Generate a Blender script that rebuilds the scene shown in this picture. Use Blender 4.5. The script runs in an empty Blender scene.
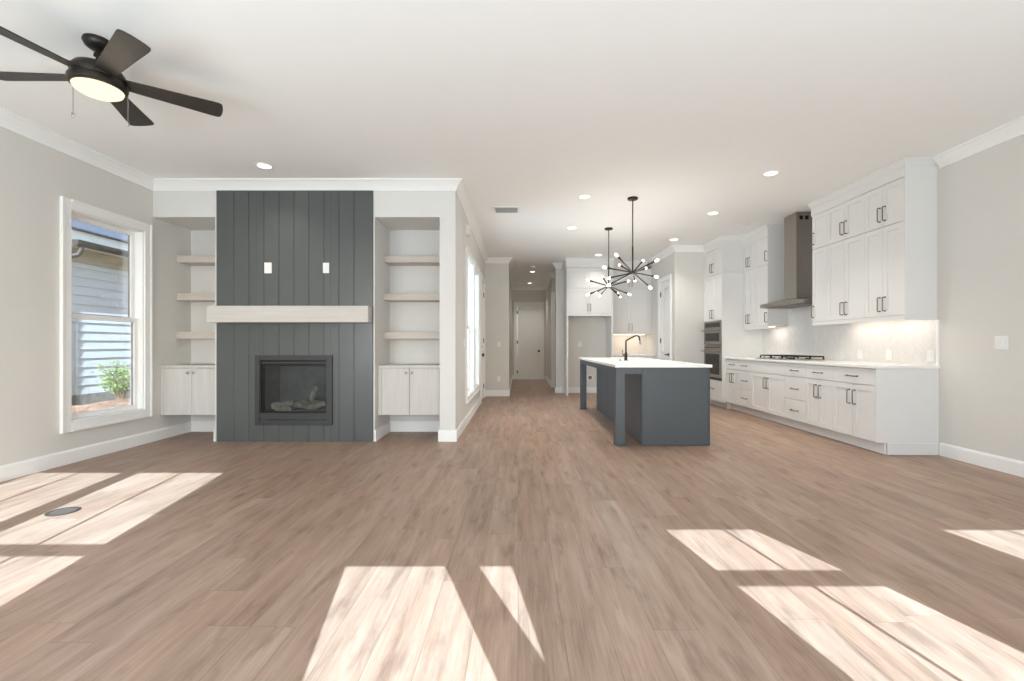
import bpy, bmesh, math, random
from mathutils import Vector, Matrix
random.seed(7)
C = bpy.context.scene.collection
PI = math.pi

# ------------------------------------------------------------------ camera, sky, sun, exposure
CAM_Z = 1.125
cd = bpy.data.cameras.new('camera'); cam = bpy.data.objects.new('camera', cd); C.objects.link(cam)
cd.sensor_width = 36; cd.lens = 36 * 455 / 1024
cd.shift_x = -6.0 / 1024; cd.shift_y = 4.5 / 1024
cd.clip_start = 0.05; cd.clip_end = 200
cam.location = (0, 0, CAM_Z); cam.rotation_euler = (PI / 2, 0, 0)
sc = bpy.context.scene; sc.camera = cam
sc.view_settings.view_transform = 'Standard'; sc.view_settings.look = 'None'
sc.view_settings.exposure = -0.07; sc.view_settings.gamma = 1.0
sc.view_settings.use_curve_mapping = False
sc.cycles.max_bounces = 14; sc.cycles.diffuse_bounces = 8; sc.cycles.transparent_max_bounces = 12
sc.cycles.use_denoising = True
sc.cycles.sample_clamp_indirect = 4.0
sc.cycles.caustics_reflective = False; sc.cycles.caustics_refractive = False

w = bpy.data.worlds.new('sky'); sc.world = w; w.use_nodes = True
nt = w.node_tree; nt.nodes.clear()
sky = nt.nodes.new('ShaderNodeTexSky'); sky.sky_type = 'NISHITA'; sky.sun_disc = False
sky.sun_elevation = math.radians(27); sky.sun_rotation = math.radians(170); sky.altitude = 0
bg = nt.nodes.new('ShaderNodeBackground'); bg.inputs['Strength'].default_value = 0.55
wo = nt.nodes.new('ShaderNodeOutputWorld')
nt.links.new(sky.outputs[0], bg.inputs[0]); nt.links.new(bg.outputs[0], wo.inputs[0])

SX, SZ = -0.1765, -0.5          # sun travel per metre of +Y
sd = bpy.data.lights.new('sun', 'SUN'); sd.energy = 25.0; sd.angle = math.radians(0.25); sd.color = (0.64, 0.84, 1.0)
so = bpy.data.objects.new('sun', sd); C.objects.link(so)
so.rotation_euler = Vector((SX, 1, SZ)).to_track_quat('-Z', 'Y').to_euler(); so.location = (2, -10, 8)

def area(name, loc, direction, sx, sy, power, color=(1, 1, 1), spread=180, parent=None, disk=False):
    d = bpy.data.lights.new(name, 'AREA'); d.energy = power; d.color = color
    d.shape = 'DISK' if disk else 'RECTANGLE'; d.size = sx; d.size_y = sy; d.spread = math.radians(spread)
    o = bpy.data.objects.new(name, d); C.objects.link(o)
    o.rotation_euler = Vector(direction).to_track_quat('-Z', 'Y').to_euler()
    o.location = Vector(loc) - (WLOC[parent.name] if parent else Vector())
    if parent: o.parent = parent
    return o
WLOC = {}
# daylight through the windows of the garden wall behind the camera, and through the entry windows
area('daylight_left_windows', (-2.6, -0.62, 1.5), (-.12, 1, 0.5), 2.6, 2.0, 155, (0.77, 0.89, 1.0))
area('daylight_door', (0.2, -0.62, 1.3), (0, 1, 0.5), 1.9, 2.2, 105, (0.77, 0.89, 1.0))
area('daylight_entry_windows', (-1.45, 6.7, 1.5), (1, 0.85, 0.1), 1.6, 2.0, 95, (0.7, 0.86, 1.0))
area('daylight_right_windows', (2.75, -0.62, 1.5), (-.1, 1, 0.45), 2.6, 2.0, 112, (0.77, 0.89, 1.0))

# ------------------------------------------------------------------ materials
def s2l(c):
    return tuple(((v / 255) / 12.92 if v / 255 <= 0.04045 else ((v / 255 + 0.055) / 1.055) ** 2.4) for v in c)
class NT:
    def __init__(self, name):
        self.m = bpy.data.materials.new(name); self.m.use_nodes = True
        self.t = self.m.node_tree; self.t.nodes.clear()
        self.out = self.n('ShaderNodeOutputMaterial')
    def n(self, t, **kw):
        o = self.t.nodes.new(t)
        for k, v in kw.items(): setattr(o, k, v)
        return o
    def l(self, a, b): self.t.links.new(a, b)
    def val(self, sock, v):
        if hasattr(v, 'is_output') or isinstance(v, bpy.types.NodeSocket): self.l(v, sock)
        else: sock.default_value = v
    def math(self, op, a, b=0.0, c=None):
        o = self.n('ShaderNodeMath', operation=op); self.val(o.inputs[0], a); self.val(o.inputs[1], b)
        if c is not None: self.val(o.inputs[2], c)
        return o.outputs[0]
    def xyz(self, x, y, z=0.0):
        o = self.n('ShaderNodeCombineXYZ')
        for i, v in enumerate((x, y, z)): self.val(o.inputs[i], v)
        return o.outputs[0]
    def noise(self, vec, scale, detail=3, rough=.55):
        o = self.n('ShaderNodeTexNoise'); self.l(vec, o.inputs['Vector'])
        o.inputs['Scale'].default_value = scale; o.inputs['Detail'].default_value = detail
        o.inputs['Roughness'].default_value = rough; return o.outputs[0]
    def ramp(self, fac, stops):
        o = self.n('ShaderNodeValToRGB'); e = o.color_ramp.elements
        while len(e) < len(stops): e.new(0.5)
        for k, (p, c) in enumerate(stops): e[k].position = p; e[k].color = (*c, 1)
        self.l(fac, o.inputs[0]); return o.outputs[0]
    def bsdf(self, **kw):
        b = self.n('ShaderNodeBsdfPrincipled')
        for k, v in kw.items(): self.val(b.inputs[k.replace('_', ' ')], v)
        self.l(b.outputs[0], self.out.inputs[0]); return b
    def bump(self, b, h, strength=.2, dist=.003):
        o = self.n('ShaderNodeBump'); o.inputs['Strength'].default_value = strength; o.inputs['Distance'].default_value = dist
        self.l(h, o.inputs['Height']); self.l(o.outputs[0], b.inputs['Normal'])
    def pos(self):
        return self.n('ShaderNodeNewGeometry').outputs['Position']
    def obj(self):
        return self.n('ShaderNodeTexCoord').outputs['Object']

def paint(name, rgb, rough=.6, var=.02, spec=.3, metal=0.0, scale=6, bump=0.0, **kw):
    """plain painted / metal surface with a faint procedural mottling"""
    N = NT(name); c = s2l(rgb); v = N.obj()
    f = N.noise(v, scale, 4)
    lo = tuple(max(0, x * (1 - var)) for x in c); hi = tuple(min(1, x * (1 + var)) for x in c)
    b = N.bsdf(Base_Color=N.ramp(f, [(.3, lo), (.7, hi)]), Roughness=rough, Metallic=metal, Specular_IOR_Level=spec, **kw)
    if bump: N.bump(b, N.noise(v, 180, 3), bump, .001)
    return N.m
def emit(name, rgb, strength):
    N = NT(name); e = N.n('ShaderNodeEmission'); e.inputs[0].default_value = (*s2l(rgb), 1)
    e.inputs[1].default_value = strength; N.l(e.outputs[0], N.out.inputs[0]); return N.m
def glass(name, tint=(1, 1, 1), amount=.10, rough=0.0):
    N = NT(name); t = N.n('ShaderNodeBsdfTransparent'); t.inputs[0].default_value = (*tint, 1)
    g = N.n('ShaderNodeBsdfGlossy'); g.inputs['Roughness'].default_value = rough
    lw = N.n('ShaderNodeFresnel'); lw.inputs[0].default_value = 1.45
    mx = N.n('ShaderNodeMixShader'); N.l(N.math('MULTIPLY', lw.outputs[0], amount * 10), mx.inputs[0])
    N.l(t.outputs[0], mx.inputs[1]); N.l(g.outputs[0], mx.inputs[2]); N.l(mx.outputs[0], N.out.inputs[0]); return N.m

def floor_material():
    N = NT('oak_plank_floor'); p = N.n('ShaderNodeSeparateXYZ'); N.l(N.pos(), p.inputs[0])
    X, Y = p.outputs[0], p.outputs[1]
    W, L = 0.178, 1.5
    r = N.math('DIVIDE', X, W); row = N.math('FLOOR', r)
    wn = N.n('ShaderNodeTexWhiteNoise', noise_dimensions='1D'); N.l(row, wn.inputs['W'])
    yy = N.math('ADD', N.math('DIVIDE', Y, L), N.math('MULTIPLY', wn.outputs[0], 7.31)); idx = N.math('FLOOR', yy)
    w2 = N.n('ShaderNodeTexWhiteNoise', noise_dimensions='2D'); N.l(N.xyz(row, idx), w2.inputs['Vector'])
    rnd = w2.outputs[0]
    fx = N.math('FRACT', r); fy = N.math('FRACT', yy)
    ex = N.math('MINIMUM', fx, N.math('SUBTRACT', 1.0, fx)); ey = N.math('MINIMUM', fy, N.math('SUBTRACT', 1.0, fy))
    seam = N.math('MINIMUM', N.math('MULTIPLY', ex, W / 0.0022), N.math('MULTIPLY', ey, L / 0.0022)); seam = N.math('MINIMUM', seam, 1.0)
    off = N.math('MULTIPLY', rnd, 43.0)
    g1 = N.noise(N.xyz(N.math('MULTIPLY', X, 9.0), N.math('MULTIPLY', Y, 0.9), off), 1.6, 6, .62)      # broad cathedral grain
    g2 = N.noise(N.xyz(N.math('MULTIPLY', X, 85.0), N.math('MULTIPLY', Y, 3.0), off), 1.3, 5, .6)      # fine streaks
    kn = N.noise(N.xyz(N.math('MULTIPLY', X, 14.0), N.math('MULTIPLY', Y, 3.4), off), 1.0, 4, .55)     # dark knots
    f = N.math('ADD', N.math('MULTIPLY', g1, .55), N.math('MULTIPLY', g2, .34))
    f = N.math('ADD', f, N.math('MULTIPLY', rnd, .08))
    col = N.ramp(f, [(.28, s2l((112, 90, 77))), (.42, s2l((145, 120, 103))), (.54, s2l((160, 135, 118))), (.72, s2l((180, 157, 140)))])
    w3 = N.n('ShaderNodeTexWhiteNoise', noise_dimensions='2D'); N.l(N.xyz(N.math('ADD', row, 71.0), idx), w3.inputs['Vector'])
    tint = N.ramp(w3.outputs[0], [(.0, (1.025, .99, .965)), (.5, (1, 1, 1)), (1.0, (.985, 1.005, 1.0))])
    mt = N.n('ShaderNodeMix', data_type='RGBA', blend_type='MULTIPLY'); mt.inputs[0].default_value = 1.0; N.l(col, mt.inputs[6]); N.l(tint, mt.inputs[7])
    k = N.n('ShaderNodeMapRange'); N.l(kn, k.inputs[0]); k.inputs[1].default_value = .54; k.inputs[2].default_value = .74
    mx = N.n('ShaderNodeMix', data_type='RGBA'); N.l(N.math('MULTIPLY', k.outputs[0], .58), mx.inputs[0]); N.l(mt.outputs[2], mx.inputs[6]); mx.inputs[7].default_value = (*s2l((98, 76, 64)), 1)
    ms = N.n('ShaderNodeMix', data_type='RGBA'); N.l(N.math('MULTIPLY', N.math('SUBTRACT', 1.0, seam), .5), ms.inputs[0]); N.l(mx.outputs[2], ms.inputs[6]); ms.inputs[7].default_value = (*s2l((74, 56, 46)), 1)
    b = N.bsdf(Base_Color=ms.outputs[2], Roughness=N.math('ADD', .36, N.math('MULTIPLY', g2, .14)), Specular_IOR_Level=.4)
    N.bump(b, N.math('ADD', seam, N.math('MULTIPLY', g2, .15)), .25, .0012); return N.m

def wood(name, dark, light, axis=0, scale=1.0):
    N = NT(name); s = N.n('ShaderNodeSeparateXYZ'); N.l(N.pos(), s.inputs[0])
    k = [22.0, 22.0, 22.0]; k[axis] = 1.3
    v = N.xyz(*[N.math('MULTIPLY', s.outputs[i], k[i] * scale) for i in range(3)])
    g = N.noise(v, 1.5, 6, .6)
    b = N.bsdf(Base_Color=N.ramp(g, [(.3, s2l(dark)), (.7, s2l(light))]), Roughness=.55, Specular_IOR_Level=.3)
    N.bump(b, g, .1, .001); return N.m

def chevron_tile():
    """white wall tile laid in a herringbone of slim bars, on the plane X = const"""
    N = NT('chevron_wall_tile'); s = N.n('ShaderNodeSeparateXYZ'); N.l(N.pos(), s.inputs[0])
    Y, Z = s.outputs[1], s.outputs[2]; P = .21
    u = N.math('DIVIDE', Y, P); fu = N.math('FRACT', u); tri = N.math('ABSOLUTE', N.math('SUBTRACT', fu, .5))
    v = N.math('ADD', N.math('DIVIDE', Z, .075), N.math('MULTIPLY', tri, P / .075)); fv = N.math('FRACT', v)
    e1 = N.math('MULTIPLY', N.math('MINIMUM', fv, N.math('SUBTRACT', 1.0, fv)), .075 / .003)
    e2 = N.math('MULTIPLY', N.math('MINIMUM', tri, N.math('SUBTRACT', .5, tri)), P / .003)
    e = N.math('MINIMUM', N.math('MINIMUM', e1, e2), 1.0)
    wn = N.n('ShaderNodeTexWhiteNoise', noise_dimensions='2D'); N.l(N.xyz(N.math('FLOOR', N.math('MULTIPLY', u, 2.0)), N.math('FLOOR', v)), wn.inputs['Vector'])
    col = N.ramp(N.math('MULTIPLY', e, N.math('ADD', .75, N.math('MULTIPLY', wn.outputs[0], .25))), [(.0, s2l((208, 204, 200))), (.75, s2l((219, 216, 212))), (1.0, s2l((225, 222, 218)))])
    b = N.bsdf(Base_Color=col, Roughness=.22, Specular_IOR_Level=.5)
    N.bump(b, e, .25, .002); return N.m

def mulch_material():
    N = NT('bark_mulch'); v = N.pos()
    g = N.noise(v, 9, 6, .7); g2 = N.noise(v, 2.2, 2)
    f = N.math('ADD', N.math('MULTIPLY', g, .7), N.math('MULTIPLY', g2, .3))
    b = N.bsdf(Base_Color=N.ramp(f, [(.35, s2l((96, 66, 50))), (.5, s2l((150, 112, 86))), (.65, s2l((192, 156, 128)))]), Roughness=.95)
    N.bump(b, g, 1.0, .03); return N.m

M = {
 'alcove': paint('white_wall_paint', (219, 217, 213), .7, .008, .2),
 'wall': paint('warm_grey_wall_paint', (216, 213, 207), .8, .008, .2),
 'ceiling': paint('ceiling_paint', (243, 242, 239), .9, .006, .1),
 'trim': paint('white_trim_paint', (240, 239, 236), .45, .006, .35),
 'cabinet': paint('white_cabinet_paint', (222, 221, 218), .4, .006, .35),
 'quartz': paint('white_quartz', (242, 240, 236), .18, .02, .5, scale=3),
 'shiplap': paint('charcoal_green_paint', (84, 87, 86), .30, .03, .5, bump=.04),
 'island': paint('charcoal_island_paint', (76, 80, 83), .42, .03, .45),
 'bronze': paint('dark_bronze', (46, 41, 36), .38, .1, .5, .6),
 'blade': paint('dark_fan_blade', (52, 47, 41), .45, .12, .4, scale=20),
 'pull': paint('bronze_pull', (122, 104, 88), .35, .06, .5, .85),
 'black': paint('black_metal', (24, 24, 25), .4, .1, .4, .3),
 'iron': paint('cast_iron', (30, 29, 29), .7, .1, .3),
 'steel': paint('brushed_steel', (158, 152, 144), .32, .05, .5, .9, scale=30),
 'nickel': paint('satin_nickel', (150, 146, 140), .3, .05, .5, .9),
 'surround': paint('fireplace_surround', (62, 62, 62), .5, .05, .4, .2),
 'firebox': paint('firebox_liner', (120, 122, 120), .8, .15, .2, scale=10),
 'log': paint('ceramic_log', (190, 180, 165), .9, .3, .2, scale=14, bump=.6),
 'ember': paint('ember_bed', (90, 84, 78), .95, .5, .2, scale=40, bump=.8),
 'ovenglass': paint('oven_black_glass', (34, 30, 28), .12, .05, .3),
 'plate': paint('white_plastic', (234, 234, 232), .4, .01, .4),
 'lid': paint('floor_outlet_lid', (84, 76, 70), .5, .05, .3),
 'greybox': paint('grey_plastic', (120, 114, 108), .5, .05, .3),
 'oakcab': wood('pale_oak_cabinet', (194, 190, 184), (204, 200, 195), 2),
 'oakshelf': wood('pale_oak_shelf', (188, 179, 170), (203, 195, 187), 0),
 'mantelwood': wood('pale_oak_mantel', (190, 184, 178), (202, 197, 192), 0),
 'floor': floor_material(), 'tile': chevron_tile(), 'mulch': mulch_material(),
 'siding': paint('grey_lap_siding', (206, 205, 202), .7, .03, .2),
 'shingle': paint('slate_shingle', (96, 98, 108), .9, .25, .1, scale=30),
 'gutter': paint('brown_gutter', (62, 54, 48), .5, .05, .3),
 'frieze': paint('tan_frieze', (176, 164, 142), .7, .03, .2),
 'stone': paint('foundation_stone', (140, 130, 122), .9, .3, .1, scale=12),
 'leaf': paint('shrub_leaf', (120, 140, 80), .7, .35, .2, scale=3),
 'stem': paint('shrub_stem', (120, 100, 70), .9, .2, .1),
 'lawn': paint('dry_lawn', (140, 138, 96), .95, .25, .1, scale=5),
 'glow': emit('lamp_glow', (255, 244, 226), 4.0),
 'bowl': emit('fan_bowl_glow', (255, 240, 212), 1.35),
 'bulb': emit('bulb_glow', (255, 244, 224), 5.0),
 'strip': emit('led_strip_glow', (255, 226, 196), 4.0),
 'glass': glass('window_glass', (1, 1, 1), .04), 'fireglass': glass('fireplace_glass', (.70, .72, .73), .12, .08),
}

# ------------------------------------------------------------------ mesh helpers
def nb(): return bmesh.new()
def bx(bm, x0, x1, y0, y1, z0, z1):
    if x0 > x1: x0, x1 = x1, x0
    if y0 > y1: y0, y1 = y1, y0
    if z0 > z1: z0, z1 = z1, z0
    v = [bm.verts.new(p) for p in ((x0,y0,z0),(x1,y0,z0),(x1,y1,z0),(x0,y1,z0),(x0,y0,z1),(x1,y0,z1),(x1,y1,z1),(x0,y1,z1))]
    for f in ((0,3,2,1),(4,5,6,7),(0,1,5,4),(1,2,6,5),(2,3,7,6),(3,0,4,7)): bm.faces.new([v[i] for i in f])
    return bm
def box(*a): return bx(nb(), *a)
def obx(bm, O, U, V, N, u0, u1, v0, v1, n0, n1):
    """box in the frame O + u U + v V + n N"""
    O, U, V, N = map(Vector, (O, U, V, N)); q = []
    for n in (n0, n1):
        for (u, v) in ((u0,v0),(u1,v0),(u1,v1),(u0,v1)): q.append(bm.verts.new(O + U*u + V*v + N*n))
    for f in ((0,3,2,1),(4,5,6,7),(0,1,5,4),(1,2,6,5),(2,3,7,6),(3,0,4,7)): bm.faces.new([q[i] for i in f])
def tube(bm, pts, r, seg=10, cap=True):
    """round bar along a polyline; r a number or one radius per point"""
    pts = [Vector(p) for p in pts]; rs = r if isinstance(r, (list, tuple)) else [r] * len(pts)
    rings = []; prev = None
    for i, p in enumerate(pts):
        t = (pts[min(i+1, len(pts)-1)] - pts[max(i-1, 0)]).normalized()
        if prev is None: a = t.orthogonal().normalized()
        else: a = (prev - t * prev.dot(t)).normalized()
        prev = a; b = t.cross(a)
        rings.append([bm.verts.new(p + (a*math.cos(2*PI*k/seg) + b*math.sin(2*PI*k/seg)) * rs[i]) for k in range(seg)])
    for i in range(len(rings)-1):
        for k in range(seg): bm.faces.new((rings[i][k], rings[i][(k+1)%seg], rings[i+1][(k+1)%seg], rings[i+1][k]))
    if cap: bm.faces.new(rings[0][::-1]); bm.faces.new(rings[-1])
    return bm
def lathe(bm, prof, c=(0,0,0), seg=32):
    """profile of (radius, z) spun about the vertical through c"""
    c = Vector(c); rings = []
    for (r, z) in prof:
        if r < 1e-5: rings.append([bm.verts.new(c + Vector((0,0,z)))])
        else: rings.append([bm.verts.new(c + Vector((r*math.cos(2*PI*k/seg), r*math.sin(2*PI*k/seg), z))) for k in range(seg)])
    for a, b in zip(rings, rings[1:]):
        for k in range(seg):
            k2 = (k+1) % seg
            if len(a) == 1 and len(b) == 1: continue
            if len(a) == 1: bm.faces.new((a[0], b[k2], b[k]))
            elif len(b) == 1: bm.faces.new((a[k], a[k2], b[0]))
            else: bm.faces.new((a[k], a[k2], b[k2], b[k]))
    return bm
def prism(bm, poly, axis, a, b):
    """polygon of 2-D points extruded along an axis from a to b (axis 'x': (y,z), 'y': (x,z), 'z': (x,y))"""
    def P(p, t): return {'x': (t,p[0],p[1]), 'y': (p[0],t,p[1]), 'z': (p[0],p[1],t)}[axis]
    A = [bm.verts.new(P(p, a)) for p in poly]; B = [bm.verts.new(P(p, b)) for p in poly]; n = len(poly)
    bm.faces.new(A[::-1]); bm.faces.new(B)
    for k in range(n): bm.faces.new((A[k], A[(k+1)%n], B[(k+1)%n], B[k]))
    return bm
def sweep(bm, path, prof):
    """profile (distance from wall, z) run along a plan path whose room side lies on the right"""
    P = [Vector((p[0], p[1])) for p in path]; n = []
    for a, b in zip(P, P[1:]):
        d = (b - a).normalized(); n.append(Vector((d.y, -d.x)))
    rings = []
    for i, p in enumerate(P):
        if i == 0: m = n[0]
        elif i == len(P)-1: m = n[-1]
        else: m = (n[i-1] + n[i]) / (1 + n[i-1].dot(n[i]))
        rings.append([bm.verts.new((p.x + m.x*d, p.y + m.y*d, z)) for d, z in prof])
    k = len(prof)
    for a, b in zip(rings, rings[1:]):
        for j in range(k): bm.faces.new((a[j], a[(j+1)%k], b[(j+1)%k], b[j]))
    bm.faces.new(rings[0][::-1]); bm.faces.new(rings[-1]); return bm

def obj(name, bm, m, parent=None, bevel=0.0, smooth=False):
    bmesh.ops.recalc_face_normals(bm, faces=bm.faces[:])
    if parent is not None: bmesh.ops.translate(bm, verts=bm.verts[:], vec=-WLOC[parent.name])
    me = bpy.data.meshes.new(name); bm.to_mesh(me); bm.free()
    mm = M[m] if isinstance(m, str) else m
    me.materials.append(mm)
    if smooth:
        for p in me.polygons: p.use_smooth = True
    o = bpy.data.objects.new(name, me); C.objects.link(o)
    if parent is not None: o.parent = parent; WLOC[o.name] = WLOC[parent.name]
    else: WLOC[o.name] = Vector()
    if bevel:
        b = o.modifiers.new('bevel', 'BEVEL'); b.width = bevel; b.segments = 2; b.limit_method = 'ANGLE'
    if smooth and not bevel:
        e = o.modifiers.new('edge_split', 'EDGE_SPLIT'); e.split_angle = math.radians(40)
    return o
def tag(o, label, cat, group=None):
    o['label'] = label; o['category'] = cat
    if group: o['group'] = group
    return o
def thing(name, loc, label, cat, group=None):
    o = bpy.data.objects.new(name, None); C.objects.link(o); o.location = loc; o.empty_display_size = .1
    WLOC[o.name] = Vector(loc); return tag(o, label, cat, group)
def struct(name, bm, m, parent=None, **kw):
    o = obj(name, bm, m, parent, **kw)
    if parent is None: o['kind'] = 'structure'
    return o
def sthing(name, loc):
    o = bpy.data.objects.new(name, None); C.objects.link(o); o.location = loc; o['kind'] = 'structure'
    o.empty_display_size = .1; WLOC[o.name] = Vector(loc); return o
def dup(root, loc, label=None, group=None):
    r = root.copy(); C.objects.link(r); r.location = loc; WLOC[r.name] = Vector(loc)
    if label: r['label'] = label
    if group: r['group'] = group
    for ch in list(root.children):
        c = ch.copy(); C.objects.link(c); c.parent = r
        for g in list(ch.children):
            d = g.copy(); C.objects.link(d); d.parent = c
    return r

# ------------------------------------------------------------------ the setting
H = 3.04
XL, XR = -4.258, 4.307            # side walls
YF, YA = 5.31, 5.925               # fireplace wall, back of its alcoves
XE, YE = -0.73, 10.0              # entry wall, end of the entry
YB, YH = 10.68, 14.9              # kitchen back wall, end of the hallway
YW = -0.7                         # garden wall behind the camera
XP, YP = 3.03, 8.79               # pantry box

bm = box(XL-.15, XR+.15, YW-.15, YA+.04, -.12, 0); bx(bm, XE-.14, XR+.15, YA+.04, YH+.12, -.12, 0)
struct('floor', bm, 'floor')
bm = box(XL-.15, XR+.15, YW-.15, YA+.04, H, H+.12); bx(bm, XE-.14, XR+.15, YA+.04, YH+.12, H, H+.12)
struct('ceiling', bm, 'ceiling')

def wallX(x0, x1, y0, y1, holes=(), z1=H):
    bm = nb(); y = y0
    for (a, b, c, d) in sorted(holes):
        if a > y: bx(bm, x0, x1, y, a, 0, z1)
        if c > 0: bx(bm, x0, x1, a, b, 0, c)
        if d < z1: bx(bm, x0, x1, a, b, d, z1)
        y = b
    if y < y1: bx(bm, x0, x1, y, y1, 0, z1)
    return bm
def wallY(y0, y1, x0, x1, holes=(), z1=H):
    bm = nb(); x = x0
    for (a, b, c, d) in sorted(holes):
        if a > x: bx(bm, x, a, y0, y1, 0, z1)
        if c > 0: bx(bm, a, b, y0, y1, 0, c)
        if d < z1: bx(bm, a, b, y0, y1, d, z1)
        x = b
    if x < x1: bx(bm, x, x1, y0, y1, 0, z1)
    return bm
WZ0, WZ1 = .395, 2.415
struct('wall_left', wallX(XL-.15, XL, YW, YA+.04, [(4.320, 5.174, WZ0, WZ1)]), 'wall')
struct('wall_right', wallX(XR, XR+.14, YW, YB+.12), 'wall')
# fireplace wall: alcove backs, headers, chimney breast with the firebox hole, end column
FX0, FX1, FZ0, FZ1 = -3.035, -2.18, .215, .985
AL0, AL1, AR0, AR1 = XL, -3.535, -1.672, -.915
bm = box(XL, XE-.14, YA, YA+.04, 0, H)
bx(bm, AL0, AL1, YF, YA, 2.617, H); bx(bm, AR0, AR1, YF, YA, 2.617, H)
bx(bm, AR1, XE, YF, YA+.04, 0, H)
bx(bm, AL1, FX0, YF, YA, 0, H); bx(bm, FX1, AR0, YF, YA, 0, H)
bx(bm, FX0, FX1, YF, YA, 0, FZ0); bx(bm, FX0, FX1, YF, YA, FZ1, H)
struct('wall_fireplace', bm, 'alcove')
EW = [(6.395, 7.30), (7.40, 8.305)]
ED = (8.86, 9.72)
struct('wall_entry', wallX(XE-.14, XE, YA+.04, YE, [(a, b, WZ0, WZ1) for a, b in EW] + [(*ED, 0, 2.44)]), 'wall')
struct('wall_entry_end', box(XE-.14, -.2, YE, YE+.12, 0, H), 'wall')
struct('wall_hall_left', box(-.32, -.2, YE+.12, YH, 0, H), 'wall')
HD = (-.045, .765)
struct('wall_hall_end', wallY(YH, YH+.12, -.32, 1.02, [(*HD, 0, 2.44)]), 'wall')
XH = .9
bm = box(XH, XH+.12, 12.14, YH, 0, H)
struct('wall_hall_right', bm, 'wall')
SD = (.975, 1.735)
struct('wall_side_passage', wallY(12.1, 12.22, XH, 2.6, [(*SD, 0, 2.44)]), 'wall')
struct('wall_passage_end', box(2.6, 2.72, YB+.12, 12.22, 0, H), 'wall')
struct('wall_kitchen_back', box(.89, XR, YB, YB+.12, 0, H), 'wall')
PD = (9.06, 9.69)
bm = wallX(XP, XP+.1, YP, YB, [(*PD, 0, 2.44)]); bx(bm, XP+.1, XR, YP, YP+.1, 0, H)
struct('wall_pantry', bm, 'wall')

# garden wall behind the camera: unseen, its openings cut to cast the sun patches on the floor
def garden_wall():
    x0, x1 = XL-.15, XR+.15
    def wp(u, v): return (u, v)
    holes = []
    for (a, b) in ((-3.40, -2.65), (-2.504, -1.753)):
        m = (a + b) / 2
        for (z0, z1) in ((1.635, 2.365), (.85, 1.576)):
            holes += [[(a, z0), (m-.008, z0), (m-.008, z1), (a, z1)], [(m+.008, z0), (b, z0), (b, z1), (m+.008, z1)]]
    holes += [[(-.30, .3), (.665, .3), (.167, 1.52), (-.344, 1.52)], [(.511, 1.14), (.505, 1.52), (.327, 1.52)]]
    holes += [[(1.516, 1.487), (1.862, 1.487), (1.862, 1.75), (1.514, 1.75)], [(1.876, 1.487), (2.156, 1.487), (2.053, 1.75), (1.876, 1.75)],
              [(1.522, .85), (1.870, .85), (1.870, 1.425), (1.522, 1.425)], [(1.884, .85), (2.35, .85), (2.214, 1.425), (1.884, 1.425)]]
    holes += [[(3.20, 1.487), (3.581, 1.487), (3.581, 1.747), (3.192, 1.747)], [(3.595, 1.487), (3.95, 1.487), (3.95, 1.747), (3.595, 1.747)]]
    bm = nb(); edges = []
    for loop in [[(x0, 0), (x1, 0), (x1, H), (x0, H)]] + holes:
        vs = [bm.verts.new((p[0], YW, p[1])) for p in loop]
        for i in range(len(vs)): edges.append(bm.edges.new((vs[i], vs[(i+1) % len(vs)])))
    bmesh.ops.triangle_fill(bm, use_beauty=True, use_dissolve=False, edges=edges)
    r = bmesh.ops.extrude_face_region(bm, geom=bm.faces[:])
    bmesh.ops.translate(bm, verts=[v for v in r['geom'] if isinstance(v, bmesh.types.BMVert)], vec=(0, -.03, 0))
    struct('wall_garden', bm, 'wall')
garden_wall()

# crown moulding and baseboards
CR = [(0, H-.118), (.012, H-.118), (.016, H-.098), (.034, H-.066), (.062, H-.034), (.074, H-.022), (.088, H-.018), (.088, H), (0, H)]
BB = [(0, 0), (.016, 0), (.016, .112), (.008, .132), (0, .132)]
bm = nb()
sweep(bm, [(XL, YW), (XL, YF), (XE, YF), (XE, YE), (-.2, YE), (-.2, YH), (XH, YH), (XH, 12.1), (2.6, 12.1)], CR)
struct('trim_1', bm, 'trim')
bm = nb(); sweep(bm, [(2.6, YB+.12), (.89, YB+.12), (.89, YB), (1.035, YB)], CR)
sweep(bm, [(XP, YB), (XP, YP), (3.585, YP)], CR)
struct('trim_2', bm, 'trim')
bm = nb(); sweep(bm, [(XR, 4.64), (XR, YW)], CR); struct('trim_3', bm, 'trim')
bm = nb(); sweep(bm, [(XL, YW), (XL, YA), (AL1, YA), (AL1, YF-.004)], BB); struct('baseboard_left', bm, 'trim')
bm = nb(); sweep(bm, [(AR0, YF-.004), (AR0, YA), (AR1, YA), (AR1, YF), (XE, YF), (XE, 8.76)], BB)
struct('baseboard_column', bm, 'trim')
bm = nb(); sweep(bm, [(XE, 9.82), (XE, YE), (-.2, YE), (-.2, YH), (-.14, YH)], BB)
sweep(bm, [(.88, YH), (XH, YH), (XH, 12.1), (.905, 12.1)], BB); struct('baseboard_hall', bm, 'trim')
bm = nb(); sweep(bm, [(2.6, YB+.12), (.89, YB+.12), (.89, YB), (1.03, YB)], BB); sweep(bm, [(1.065, YB), (2.06, YB)], BB)
sweep(bm, [(XP, 8.965), (XP, YP), (3.59, YP)], BB); struct('baseboard_kitchen', bm, 'trim')
bm = nb(); sweep(bm, [(XR, 4.635), (XR, YW)], BB); struct('baseboard_right', bm, 'trim')

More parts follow.
